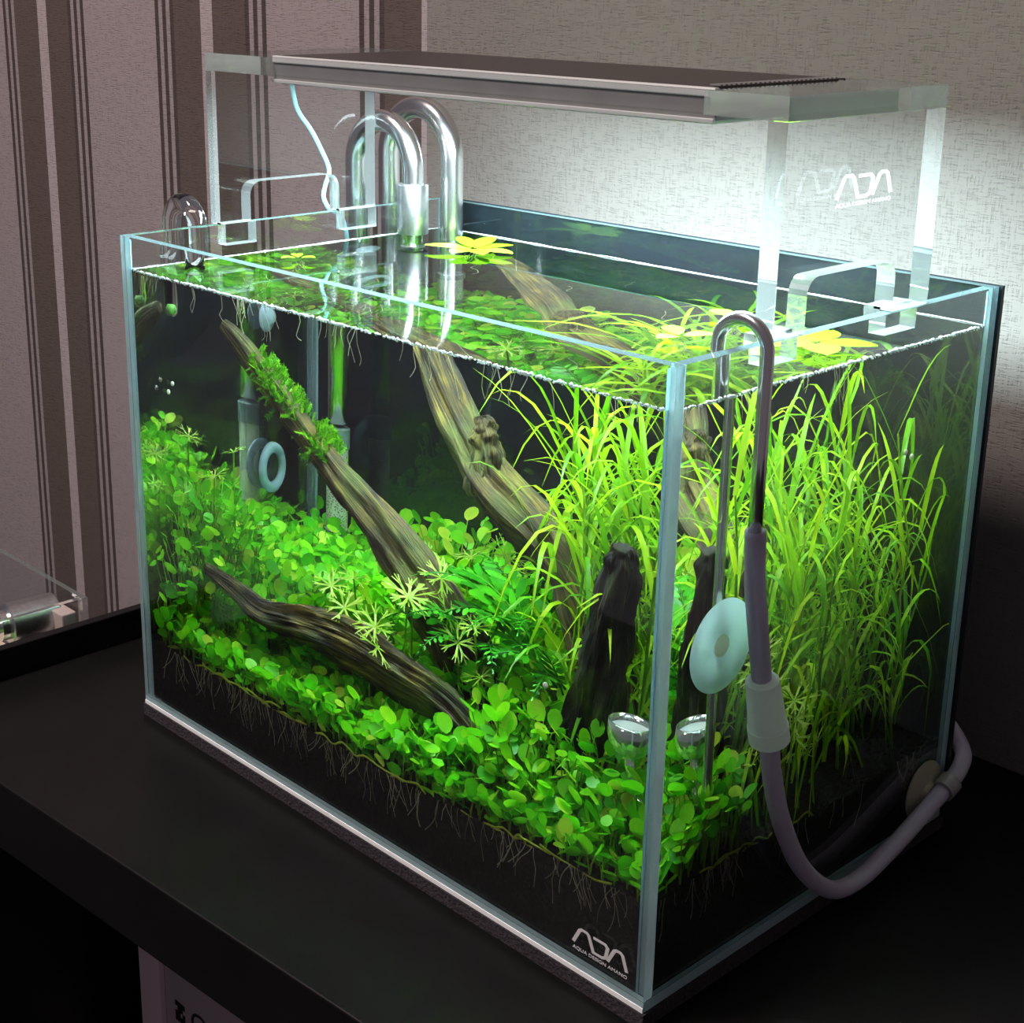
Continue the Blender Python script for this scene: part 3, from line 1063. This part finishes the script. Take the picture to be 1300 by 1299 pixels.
def moss(parent, P, R, spans, seed):
    r = random.Random(seed)
    path = catmull(P, 12)
    rad = lerp_list(R, len(path))
    b = MB()
    for (t0, t1, cnt) in spans:
        for k in range(cnt):
            t = min(max(r.gauss((t0+t1)/2, (t1-t0)/4.5), 0.02), 0.97)
            i = int(t*(len(path)-2))
            tan = (path[i+1]-path[i]).normalized()
            a = r.uniform(0, 2*PI)
            d = Vector((math.cos(a), math.sin(a), 0.55+math.sin(a*2)*0.3))
            d = (d-tan*d.dot(tan)).normalized()
            p = path[i]+d*rad[i]*0.9
            g = (d+Vector((r.uniform(-1, 1), r.uniform(-1, 1), r.uniform(-.2, 1)))*0.7).normalized()
            L = r.uniform(0.0035, 0.0085)
            s = g.cross(Vector((r.uniform(-1, 1), r.uniform(-1, 1), r.uniform(-1, 1)))).normalized()
            w = L*0.10
            q = [p-s*w, p+s*w, p+g*L*0.6+s*w*1.3, p+g*L, p+g*L*0.6-s*w*1.3]
            b.add([tuple(x) for x in q], [(0, 1, 2, 4), (4, 2, 3)])
            for z in (0.4, 0.65, 0.85):
                for sg in (-1, 1):
                    c = p+g*L*z
                    e2 = c+(s*sg*0.8+g*0.6)*L*0.30
                    b.add([tuple(c-g*w*0.8), tuple(c+g*w*0.8), tuple(e2)], [(0, 1, 2)])
    o = b.build('moss', M_moss, parent, smooth=False, fix=False)
    o['kind'] = 'stuff'
    o['label'] = 'spiky green moss growing on the branch'


moss(w1, W1, [.0032, .0062, .0078, .0095, .0125, .0150, .0165, .017], [(0.20, 0.28, 330), (0.25, 0.33, 110), (0.34, 0.42, 260)], 3)


# ------------------------------------------------------------------ plants
def leaf_round(p, nrm, fwd, L, W, cup=0.16):
    """spatulate blade as (verts, faces): two rings around a mid point"""
    n = Vector(nrm).normalized()
    f = Vector(fwd)
    f = (f-n*f.dot(n)).normalized()
    s = n.cross(f)
    out = [(-0.02, 0), (0.16, .30), (0.42, .48), (0.68, .47), (0.90, .30), (1.0, 0), (0.90, -.30), (0.68, -.47), (0.42, -.48), (0.16, -.30)]
    v = []
    for (a, c) in out:
        v.append(Vector(p)+f*(a*L)+s*(c*W)+n*(cup*L*((a-0.5)**2*0.9+c*c*1.0)))
    v.append(Vector(p)+f*(0.5*L)-n*(cup*L*0.10))
    fs = [(k, (k+1) % 10, 10) for k in range(10)]
    return [inside(q) for q in v], fs


def ribbon(pts, wid, side, fold=0.25):
    """narrow blade with a folded midrib"""
    v, fs = [], []
    m = len(pts)
    for i, p in enumerate(pts):
        t = (pts[min(i+1, m-1)]-pts[max(i-1, 0)]).normalized()
        s = (side-t*side.dot(t)).normalized()
        n = t.cross(s)
        w = wid[i]
        v += [inside(p-s*w+n*w*fold), inside(p), inside(p+s*w+n*w*fold)]
    for i in range(m-1):
        a = i*3
        fs += [(a, a+1, a+4, a+3), (a+1, a+2, a+5, a+4)]
    return v, fs


def quick(name, v, f, mat, parent):
    me = bpy.data.meshes.new(name)
    me.from_pydata([tuple(q) for q in v], [], f)
    me.materials.append(mat)
    me.polygons.foreach_set('use_smooth', [True]*len(me.polygons))
    o = bpy.data.objects.new(name, me)
    COL.objects.link(o)
    if parent is not None:
        o.parent = parent
        o.matrix_parent_inverse = Matrix.Translation(parent.location).inverted()
    return o


def canopy(x, y):
    """height of the round-leaf carpet above its soil"""
    top = 0.048+0.030*sstep(0.004, 0.050, y)+0.008*sstep(0.05, 0.12, y)
    top += 0.044*math.exp(-((x-0.012)/0.030)**2-((y-0.062)/0.036)**2)
    top += 0.024*math.exp(-((x-0.130)/0.040)**2-((y-0.185)/0.032)**2)
    top += 0.003*sstep(0.28, 0.34, x)*(1-sstep(0.02, 0.05, y))
    if 0.03 < x < 0.24:
        top -= 0.020*math.exp(-((y-0.031-(x-0.04)*0.07)/0.013)**2)
    h = max(0.010, top-soil_z(x, y))
    return h


def carpet_data(x, y, r, low=False):
    """one plant: list of petiole tubes and leaves"""
    z0 = soil_z(x, y)-0.0005
    stems, leaves = [], []
    n = r.choice((3, 3, 4, 4, 5))
    az = r.uniform(0, 2*PI)
    for k in range(n):
        a = az+k*2*PI/n+r.uniform(-0.5, 0.5)
        h = canopy(x, y)*(r.uniform(0.25, 1.25) if y < 0.05 else r.uniform(0.35, 1.12))
        sp = h*r.uniform(0.10, 0.36)
        d = Vector((math.cos(a), math.sin(a), 0))
        b0 = Vector((x, y, z0))
        tip = b0+d*sp+Vector((0, 0, h))
        mid = b0+d*sp*0.30+Vector((0, 0, h*0.55))
        tip = Vector(inside(tip, 0.0022))
        mid = Vector(inside(mid, 0.0020))
        stems.append([b0, mid, tip])
        L = r.uniform(0.0062, 0.0112)
        tilt = r.uniform(0.15, 1.2)
        nrm = Vector((0, 0, 1))*math.cos(tilt)-d*math.sin(tilt)*r.choice((1, 1, 1, -0.6))
        nrm += Vector((r.uniform(-.3, .3), r.uniform(-.3, .3), 0))
        fw = d*math.cos(tilt)+Vector((0, 0, 1))*math.sin(tilt)
        leaves.append(leaf_round(tip-fw*0.0004, nrm, fw, L, L*r.uniform(0.85, 1.05)))
        if r.random() < 0.3 and h > 0.02:
            m2 = mid+(tip-mid)*0.3
            d2 = Vector((-d.y, d.x, 0.5))
            L2 = L*0.6
            leaves.append(leaf_round(m2, Vector((-d2.x*0.4, -d2.y*0.4, 1)), d2, L2, L2*0.8))
    return stems, leaves


def stems_mesh(stems, rr):
    b = MB()
    for s in stems:
        b.tube(s, [rr, rr*0.85, rr*0.7], 4, cap=False)
    return b


cr = random.Random(21)
spots = []
tries = 0
cells = {}


def ok_spot(x, y, dmin):
    k = (int(x/0.01), int(y/0.01))
    for i in (-1, 0, 1):
        for j in (-1, 0, 1):
            for (a, c) in cells.get((k[0]+i, k[1]+j), ()):
                if (a-x)**2+(c-y)**2 < dmin*dmin:
                    return False
    cells.setdefault(k, []).append((x, y))
    return True


def density(x, y):
    if y < 0.05:
        return 0.72 if x < 0.335 or y < 0.04 else 0.6
    if x < 0.13:
        return 1.0
    if x < 0.2:
        return 0.75 if y > 0.12 or y < 0.07 else 0.55
    if x < 0.26:
        return 0.40 if y < 0.075 else 0.15
    return 0.35 if y < 0.062 else 0.0


while tries < 30000 and len(spots) < 1500:
    tries += 1
    x, y = cr.uniform(IX0+0.003, IX1-0.003), cr.uniform(IY0+0.0028, IY1-0.004)
    if cr.random() > density(x, y):
        continue
    if not ok_spot(x, y, 0.0044):
        continue
    spots.append((x, y))
cam_p = Vector((0.6802, -0.4004, 0.387))
spots.sort(key=lambda s: (Vector((s[0], s[1], 0.06))-cam_p).length-(0.10 if s[1] < 0.025 else 0))


def carpet_label(x, y):
    if x > 0.30 and y < 0.06:
        return 'round-leaved carpet plant rooted near the corner of the front and right panes', 'carpet plants by the near corner'
    if x < 0.06:
        return 'round-leaved carpet plant rooted beside the left pane', 'carpet plants beside the left pane'
    if y < 0.018:
        return 'round-leaved carpet plant pressed against the front pane along the soil line', 'carpet plants along the front pane'
    if y < 0.035:
        return 'round-leaved carpet plant between the front pane and the low crooked branch', 'carpet plants before the low branch'
    return 'round-leaved carpet plant beside or behind the low crooked driftwood branch', 'carpet plants around the low branch'


rest = MB()
rest_s = MB()
for k, (x, y) in enumerate(spots):
    stems, leaves = carpet_data(x, y, cr)
    if k < 296:
        CL, CG = carpet_label(x, y)
        root = empty('carpet_plant', (x, y, soil_z(x, y)), CL, 'plant', CG)
        sm = stems_mesh(stems, 0.00052)
        quick('stem', sm.v, sm.f, M_stem, root)
        for v, f in leaves:
            quick('leaf', v, f, M_leaf, root)
    else:
        sm = stems_mesh(stems, 0.00052)
        rest_s.add(sm.v, sm.f)
        for v, f in leaves:
            rest.add(v, f)
for mb, nm, mt in ((rest, 'carpet_foliage', M_leaf), (rest_s, 'carpet_stalks', M_stem)):
    o = mb.build(nm, mt, smooth=True, fix=False)
    tag(o, 'dense round-leaved carpet farther back among the driftwood' if nm == 'carpet_foliage' else 'thin stalks under the farther round-leaved carpet', 'plants', kind='stuff')

# runners and roots along the glass
b = MB()
for k in range(20):
    front = k < 14
    t0 = rnd.uniform(0.02, 0.30)
    L = rnd.uniform(0.02, 0.05)
    pts = []
    for q in range(6):
        u = t0+L*q/5
        if front:
            u = min(u, IX1-0.004)
            p = Vector((u, IY0+0.0016, soil_z(u, IY0)+0.0008+rnd.uniform(-.0022, .0026)))
        else:
            u = 0.01+(t0-0.02)*0.3+L*q/5*0.8
            p = Vector((IX1-0.0016, u, soil_z(IX1, u)+0.0008+rnd.uniform(-.0022, .0026)))
        pts.append(p)
    b.tube(catmull(pts, 3), 0.00058, 5)
tag(b.build('runners', M_runner, fix=False), 'yellow-green plant runners creeping along the soil line at the glass', 'runners', kind='stuff')
b = MB()
for k in range(210):
    front = k < 165
    if front:
        x = rnd.uniform(0.02, 0.35)
        p = Vector((x, IY0+0.0006, soil_z(x, IY0)+0.001))
    else:
        y = rnd.uniform(0.01, 0.20) if k % 3 else rnd.uniform(0.01, 0.06)
        p = Vector((IX1-0.0006, y, soil_z(IX1, y)+0.001))
    pts = [p]
    L = rnd.uniform(0.006, 0.022)
    dx = rnd.uniform(-0.4, 0.4)
    for q in range(4):
        dx += rnd.uniform(-0.4, 0.4)
        stp = Vector((dx if front else 0, 0 if front else dx, -1)).normalized()*L/4
        p = p+stp
        pts.append(Vector((min(max(p.x, IX0+.0005), IX1-.0005), min(max(p.y, IY0+.0005), IY1-.0005), p.z)))
    b.tube(catmull(pts, 2), rnd.uniform(0.00012, 0.00024), 4, cap=False)
tag(b.build('fine_roots', M_root, fix=False), 'fine pale roots growing down the glass into the soil', 'roots', kind='stuff')

# grass-leaved stems
gr = random.Random(5)


def grass_plant(x, y, top, r, lab, group, spread=1.0):
    z0 = soil_z(x, y)-0.0005
    root = empty('grass_leaved_plant', (x, y, z0), lab, 'plant', group)
    lean = Vector((r.uniform(-.25, .25), r.uniform(-.25, .25), 0))*(top-z0)
    S = []
    for q in range(7):
        t = q/6
        S.append(Vector(inside(Vector((x, y, z0))+lean*t*t+Vector((r.uniform(-.002, .002), r.uniform(-.002, .002), (top-z0)*t*0.80)), 0.004)))
    b = MB()
    b.tube(S, lerp_list([0.0011, 0.0006], 7), 5)
    quick('stem', b.v, b.f, M_stem, root)
    n = int(8+8*(top-z0)/0.2)
    az = r.uniform(0, 2*PI)
    for k in range(n):
        t = 0.10+0.90*k/(n-1)
        i = min(int(t*6), 5)
        p = S[i].lerp(S[i+1], t*6-i)
        a = az+k*2.4+r.uniform(-.4, .4)
        d = Vector((math.cos(a), math.sin(a), 0))
        L = r.uniform(0.052, 0.095)*(0.85 if t < 0.3 else 1.0)
        up = r.uniform(0.9, 1.7)*(0.8+0.5*t)
        out = r.uniform(0.65, 1.2)*spread
        droop = r.uniform(0.6, 2.3)
        pts = []
        for q in range(7):
            u = q/6
            pts.append(Vector(inside(p+(d*(out*u)+Vector((0, 0, up*u-droop*u*u)))*L*0.72, 0.0015)))
        w0 = r.uniform(0.0011, 0.0018)
        wid = [w0*w for w in (0.8, 1.0, 1.0, 0.95, 0.8, 0.5, 0.06)]
        side = Vector((-d.y, d.x, 0))
        v, f = ribbon(pts, wid, side)
        quick('blade', v, f, M_grass, root)
    return root


gs = []
tries = 0
while len(gs) < 38 and tries < 9000:
    tries += 1
    x, y = gr.uniform(0.185, 0.334), gr.uniform(0.078, 0.200)
    if x < 0.282-(y-0.05)*0.55 or (x > 0.312 and y < 0.105) or (y < 0.10 and x < 0.26):
        continue
    if x > 0.325 and y > 0.165:
        continue
    if (x-0.30)**2+(y-0.066)**2 < 0.02**2:
        continue
    if any((x-a)**2+(y-c)**2 < 0.0125**2 for a, c in gs):
        continue
    gs.append((x, y))
for (x, y) in gs:
    lim = 0.245-1.1*max(0.0, y-(0.34-x)*0.8+0.030-0.115)
    if x > 0.315:
        lab, grp = 'tall grass-leaved stem plant close to the right pane', 'grass-leaved stems by the right pane'
    elif y > 0.155:
        lab, grp = 'tall grass-leaved stem plant close to the dark back film', 'grass-leaved stems by the back film'
    elif x < 0.25:
        lab, grp = 'grass-leaved stem plant growing around the forked driftwood branch', 'grass-leaved stems around the branch'
    else:
        lab, grp = 'grass-leaved stem plant standing behind the dark stump', 'grass-leaved stems behind the stump'
    grass_plant(x, y, min(gr.uniform(0.155, 0.245), lim), gr, lab, grp)
grass_plant(0.337, 0.183, 0.245, gr, 'lone tall grass-leaved stem in front of the dark back corner', None, 1.2)

# feathery fork-leaved plants
fr = random.Random(11)


def fork_leaf(c, nrm, R, r):
    n = Vector(nrm).normalized()
    a = Vector((1, 0, 0))
    u = (a-n*a.dot(n)).normalized()
    w = n.cross(u)
    v, fs = [], []

    def strip(p0, p1, w0, w1):
        d = (p1-p0).normalized()
        s = n.cross(d)
        o = len(v)
        v.extend([p0-s*w0, p0+s*w0, p1+s*w1, p1-s*w1])
        fs.append((o, o+1, o+2, o+3))
    m = r.randint(7, 9)
    a0 = r.uniform(0, 6)
    for k in range(m):
        t = a0+2*PI*k/m+r.uniform(-.15, .15)
        L = R*r.uniform(0.8, 1.1)
        dr = u*math.cos(t)+w*math.sin(t)
        p1 = c+dr*L*0.5+n*L*0.10
        strip(c, p1, R*0.030, R*0.055)
        for da in (-0.45, 0.0, 0.42):
            d2 = u*math.cos(t+da)+w*math.sin(t+da)
            strip(p1-d2*R*0.02, p1+d2*L*r.uniform(.35, .5)+n*L*r.uniform(-.06, .10), R*0.045, R*0.018)
    return [inside(q) for q in v], fs


def feather_plant(x, y, z, R, tilt, lab, group):
    z0 = soil_z(x, y)-0.0005
    root = empty('feather_leaf_plant', (x, y, z0), lab, 'plant', group)
    c = Vector((x+fr.uniform(-.005, .005), y+fr.uniform(-.005, .005), z))
    b = MB()
    b.tube(catmull([(x, y, z0), ((x+c.x)/2+fr.uniform(-.003, .003), (y+c.y)/2, (z0+z)/2), c], 4), 0.0006, 5)
    quick('stem', b.v, b.f, M_stem, root)
    v, f = fork_leaf(c, Vector((fr.uniform(-.5, .7)*tilt, fr.uniform(-.9, .1)*tilt, 1)), R, fr)
    quick('forked_leaf', v, f, M_feather, root)


FL = 'star-shaped yellow-green fork-leaved plant on a thin stalk in front of the driftwood'
FG = 'fork-leaved plants at the centre of the tank'
for (x, y, z, R) in [(.128, .058, .100, .015), (.142, .066, .105, .013), (.150, .050, .096, .014), (.165, .045, .094, .015), (.178, .062, .110, .016), (.186, .056, .112, .016), (.200, .070, .105, .013),
                     (.176, .044, .086, .015), (.214, .060, .099, .012), (.225, .066, .108, .012), (.170, .140, .115, .013), (.185, .150, .118, .014), (.200, .145, .115, .012), (.236, .058, .087, .011),
                     (.193, .080, .120, .014), (.150, .130, .108, .012)]:
    feather_plant(x, y, z, R, 0.9, FL, FG)
FL2 = 'fork-leaved green plant under the grass-like leaves, against the right pane'
for (x, y, z, R) in [(.336, .088, .106, .014), (.342, .096, .098, .015), (.330, .080, .114, .013), (.345, .084, .088, .013), (.338, .102, .088, .014), (.344, .108, .079, .013), (.346, .074, .078, .012), (.346, .118, .075, .012), (.322, .092, .118, .012)]:
    feather_plant(x, y, z, R, 0.9, FL2, 'fork-leaved plants near the right pane')
FL3 = 'fork-leaved pale sprout among round leaves beside the left pane'
for (x, y, z, R) in [(.030, .060, .132, .012), (.016, .040, .120, .010), (.020, .090, .140, .011)]:
    feather_plant(x, y, z, R, 0.8, FL3, 'fork-leaved sprouts near the left pane')

# ferns on the wood
ffr = random.Random(31)


def frond(p0, direction, L, root):
    d = Vector(direction).normalized()
    side = d.cross(Vector((0, 0, 1))).normalized()
    up = side.cross(d)
    pts = [p0+d*(L*t)+up*(L*0.30*math.sin(t*2.2)-L*0.16*t*t) for t in [k/12 for k in range(13)]]
    b = MB()
    b.tube(pts, lerp_list([0.0007, 0.0003], 13), 4)
    st = quick('frond', b.v, b.f, M_fern, root)
    for k in range(2, 13):
        t = k/12
        ll = L*0.26*math.sin(min(1, t*1.25)*PI*0.82+0.25)
        ll = max(ll, L*0.07)
        tan = (pts[min(k+1, 12)]-pts[k-1]).normalized()
        for sg in ((-1, 1) if k < 12 else (0,)):
            dd = (side*sg+tan*(0.75 if sg else 1.0)+Vector((0, 0, ffr.uniform(-.25, .15)))).normalized()
            n = dd.cross(tan if sg else side).normalized()
            s2 = n.cross(dd)
            w = ll*0.17
            q = [pts[k], pts[k]+dd*ll*0.35+s2*w, pts[k]+dd*ll*0.75+s2*w*0.8, pts[k]+dd*ll, pts[k]+dd*ll*0.75-s2*w*0.8, pts[k]+dd*ll*0.35-s2*w]
            ob = quick('leaflet', [inside(x) for x in q], [(0, 1, 5), (1, 2, 4, 5), (2, 3, 4)], M_fern, None)
            ob.parent = st
            ob.matrix_parent_inverse = st.matrix_parent_inverse.copy()
            ob.matrix_parent_inverse = Matrix.Translation(root.location).inverted() @ Matrix.Identity(4)
            ob.matrix_parent_inverse = Matrix.Identity(4)


def fern(p, dirs, lab):
    root = empty('water_fern', p, lab, 'fern')
    for (d, L) in dirs:
        frond(Vector(p)+Vector((ffr.uniform(-.004, .004), ffr.uniform(-.004, .004), 0)), d, L, root)


fern((.238, .100, .098), [((-1, -.55, .35), .062), ((-1, -.1, .25), .066), ((-.7, -.9, .1), .055), ((-.2, -1, .15), .050), ((-.9, .35, .45), .055), ((.3, -.9, .3), .042)], 'dark green water fern spreading from the slanting driftwood, above the knot')
fern((.215, .082, .090), [((-.9, -.7, .1), .052), ((-1, .1, .15), .050), ((-.3, -1, .0), .046), ((.6, -.8, .1), .044), ((-.6, -.9, .3), .050)], 'low dark green water fern at the foot of the mossy branch')
fern((.262, .090, .085), [((-.6, -.9, .2), .052), ((.2, -1, .1), .045), ((-1, -.3, .2), .055), ((-.2, -.8, .5), .045)], 'small dark green water fern beside the dark stump')

# floating rosettes on the surface
flr = random.Random(8)


def rosette(x, y, spec, lab):
    root = empty('floating_plant', (x, y, ZW), lab, 'floating plant', 'floating leaf rosettes')
    for (a, L, w, lift) in spec:
        d = Vector((math.cos(a), math.sin(a), lift))
        s = Vector((-math.sin(a), math.cos(a), 0))
        v = []
        c0 = Vector((x, y, ZW+0.0012))
        for k in range(9):
            t = k/8
            ww = 1.2*w*math.sin(PI*min(1, t*0.93+0.05))**0.7
            p = c0+d*(0.002+1.2*L*t)+Vector((0, 0, 0.0005*math.sin(t*PI)))
            for q in (-1, 0, 1):
                v.append(p+s*(q*ww)+Vector((0, 0, 0.0006 if q == 0 else 0.0011)))
        f = []
        for k in range(8):
            b0 = k*3
            f += [(b0, b0+1, b0+4, b0+3), (b0+1, b0+2, b0+5, b0+4)]
        quick('leaf', v, f, M_float, root)
    b = MB()
    for k in range(7):
        p = Vector((x+flr.uniform(-.003, .003), y+flr.uniform(-.003, .003), ZW-0.0006))
        pts = [p]
        for q in range(4):
            p = p+Vector((flr.uniform(-.002, .002), flr.uniform(-.002, .002), -flr.uniform(.003, .008)))
            pts.append(p)
        b.tube(catmull(pts, 2), 0.0002, 4, cap=False)
    quick('hanging_roots', b.v, b.f, M_root, root)


rosette(.0800, .1700, [(0.1, .021, .0052, .02), (1.05, .017, .0050, .05), (1.95, .020, .0048, .10), (2.9, .012, .0042, .25), (3.75, .021, .0054, .03), (5.0, .017, .0052, .03), (5.75, .017, .0050, .02)], 'bright green floating rosette beside the steel pipes')
rosette(.3300, .1230, [(0.5, .019, .0062, .02), (1.9, .018, .0058, .02), (3.0, .021, .0060, .02), (4.4, .017, .0062, .02), (5.5, .019, .0064, .03)], 'large pale green floating rosette beside the right pane')
rosette(.2890, .0900, [(0.8, .010, .0036, .05), (2.6, .011, .0040, .06), (4.6, .009, .0036, .05)], 'small floating rosette of three leaves over the grass-like leaves')
rosette(.2810, .1370, [(0.3, .011, .0046, .05), (3.0, .010, .0044, .05)], 'tiny floating rosette of two leaves behind the acrylic foot')
rosette(.0420, .0800, [(0.6, .006, .0024, .05), (2.6, .006, .0026, .05), (4.4, .006, .0024, .05)], 'tiny pale floating sprout above the mossy branch tip')
# blades lying on the surface, hanging roots under it
b = MB()
for k in range(46):
    x, y = rnd.uniform(.03, .33), rnd.uniform(.012, .05)
    if k > 30:
        x, y = rnd.uniform(.05, .30), rnd.uniform(.03, .19)
    p = Vector((x, y, ZW-0.0006))
    pts = [p]
    for q in range(4):
        p = p+Vector((rnd.uniform(-.003, .003), rnd.uniform(-.002, .002), -rnd.uniform(.002, .007)))
        pts.append(p)
    b.tube(catmull(pts, 2), 0.00018, 4, cap=False)
tag(b.build('hanging_roots', M_root, fix=False), 'thin roots hanging from the water surface', 'roots', kind='stuff')

# bright beads of the waterline along the panes
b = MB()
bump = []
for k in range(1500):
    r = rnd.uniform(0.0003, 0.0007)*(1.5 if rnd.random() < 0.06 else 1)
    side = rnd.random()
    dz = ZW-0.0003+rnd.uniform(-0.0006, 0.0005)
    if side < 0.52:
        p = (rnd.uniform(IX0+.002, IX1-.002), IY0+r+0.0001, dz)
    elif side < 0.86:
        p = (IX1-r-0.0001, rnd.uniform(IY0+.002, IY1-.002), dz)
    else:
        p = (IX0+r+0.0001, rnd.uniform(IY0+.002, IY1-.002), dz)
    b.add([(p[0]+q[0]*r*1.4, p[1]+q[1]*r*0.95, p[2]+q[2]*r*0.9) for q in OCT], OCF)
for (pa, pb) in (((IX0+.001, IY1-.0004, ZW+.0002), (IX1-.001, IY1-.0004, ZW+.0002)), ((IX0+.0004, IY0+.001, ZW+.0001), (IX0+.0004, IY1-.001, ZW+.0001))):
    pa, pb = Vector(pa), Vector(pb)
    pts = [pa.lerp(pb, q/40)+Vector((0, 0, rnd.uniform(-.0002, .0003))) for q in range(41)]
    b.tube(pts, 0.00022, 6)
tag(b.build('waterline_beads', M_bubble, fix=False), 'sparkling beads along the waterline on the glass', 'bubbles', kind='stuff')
sn = [(.3535, .160, .196), (.3535, .165, .193), (.30, .0060, .118), (.0068, .045, .180), (.0068, .040, .176)]
for k, p in enumerate(sn):
    b = MB()
    b.lathe([(0.0002, -0.0013), (0.0010, -0.0009), (0.0014, 0), (0.0011, 0.0009), (0.0002, 0.0015)], p, (0.3, 0.2, 1), 10)
    tag(b.build('snail', pbr('snail_shell', (0.75, 0.72, 0.62), 0.4)), 'tiny pale snail on the inside of the glass', 'snail', 'tiny snails on the glass')
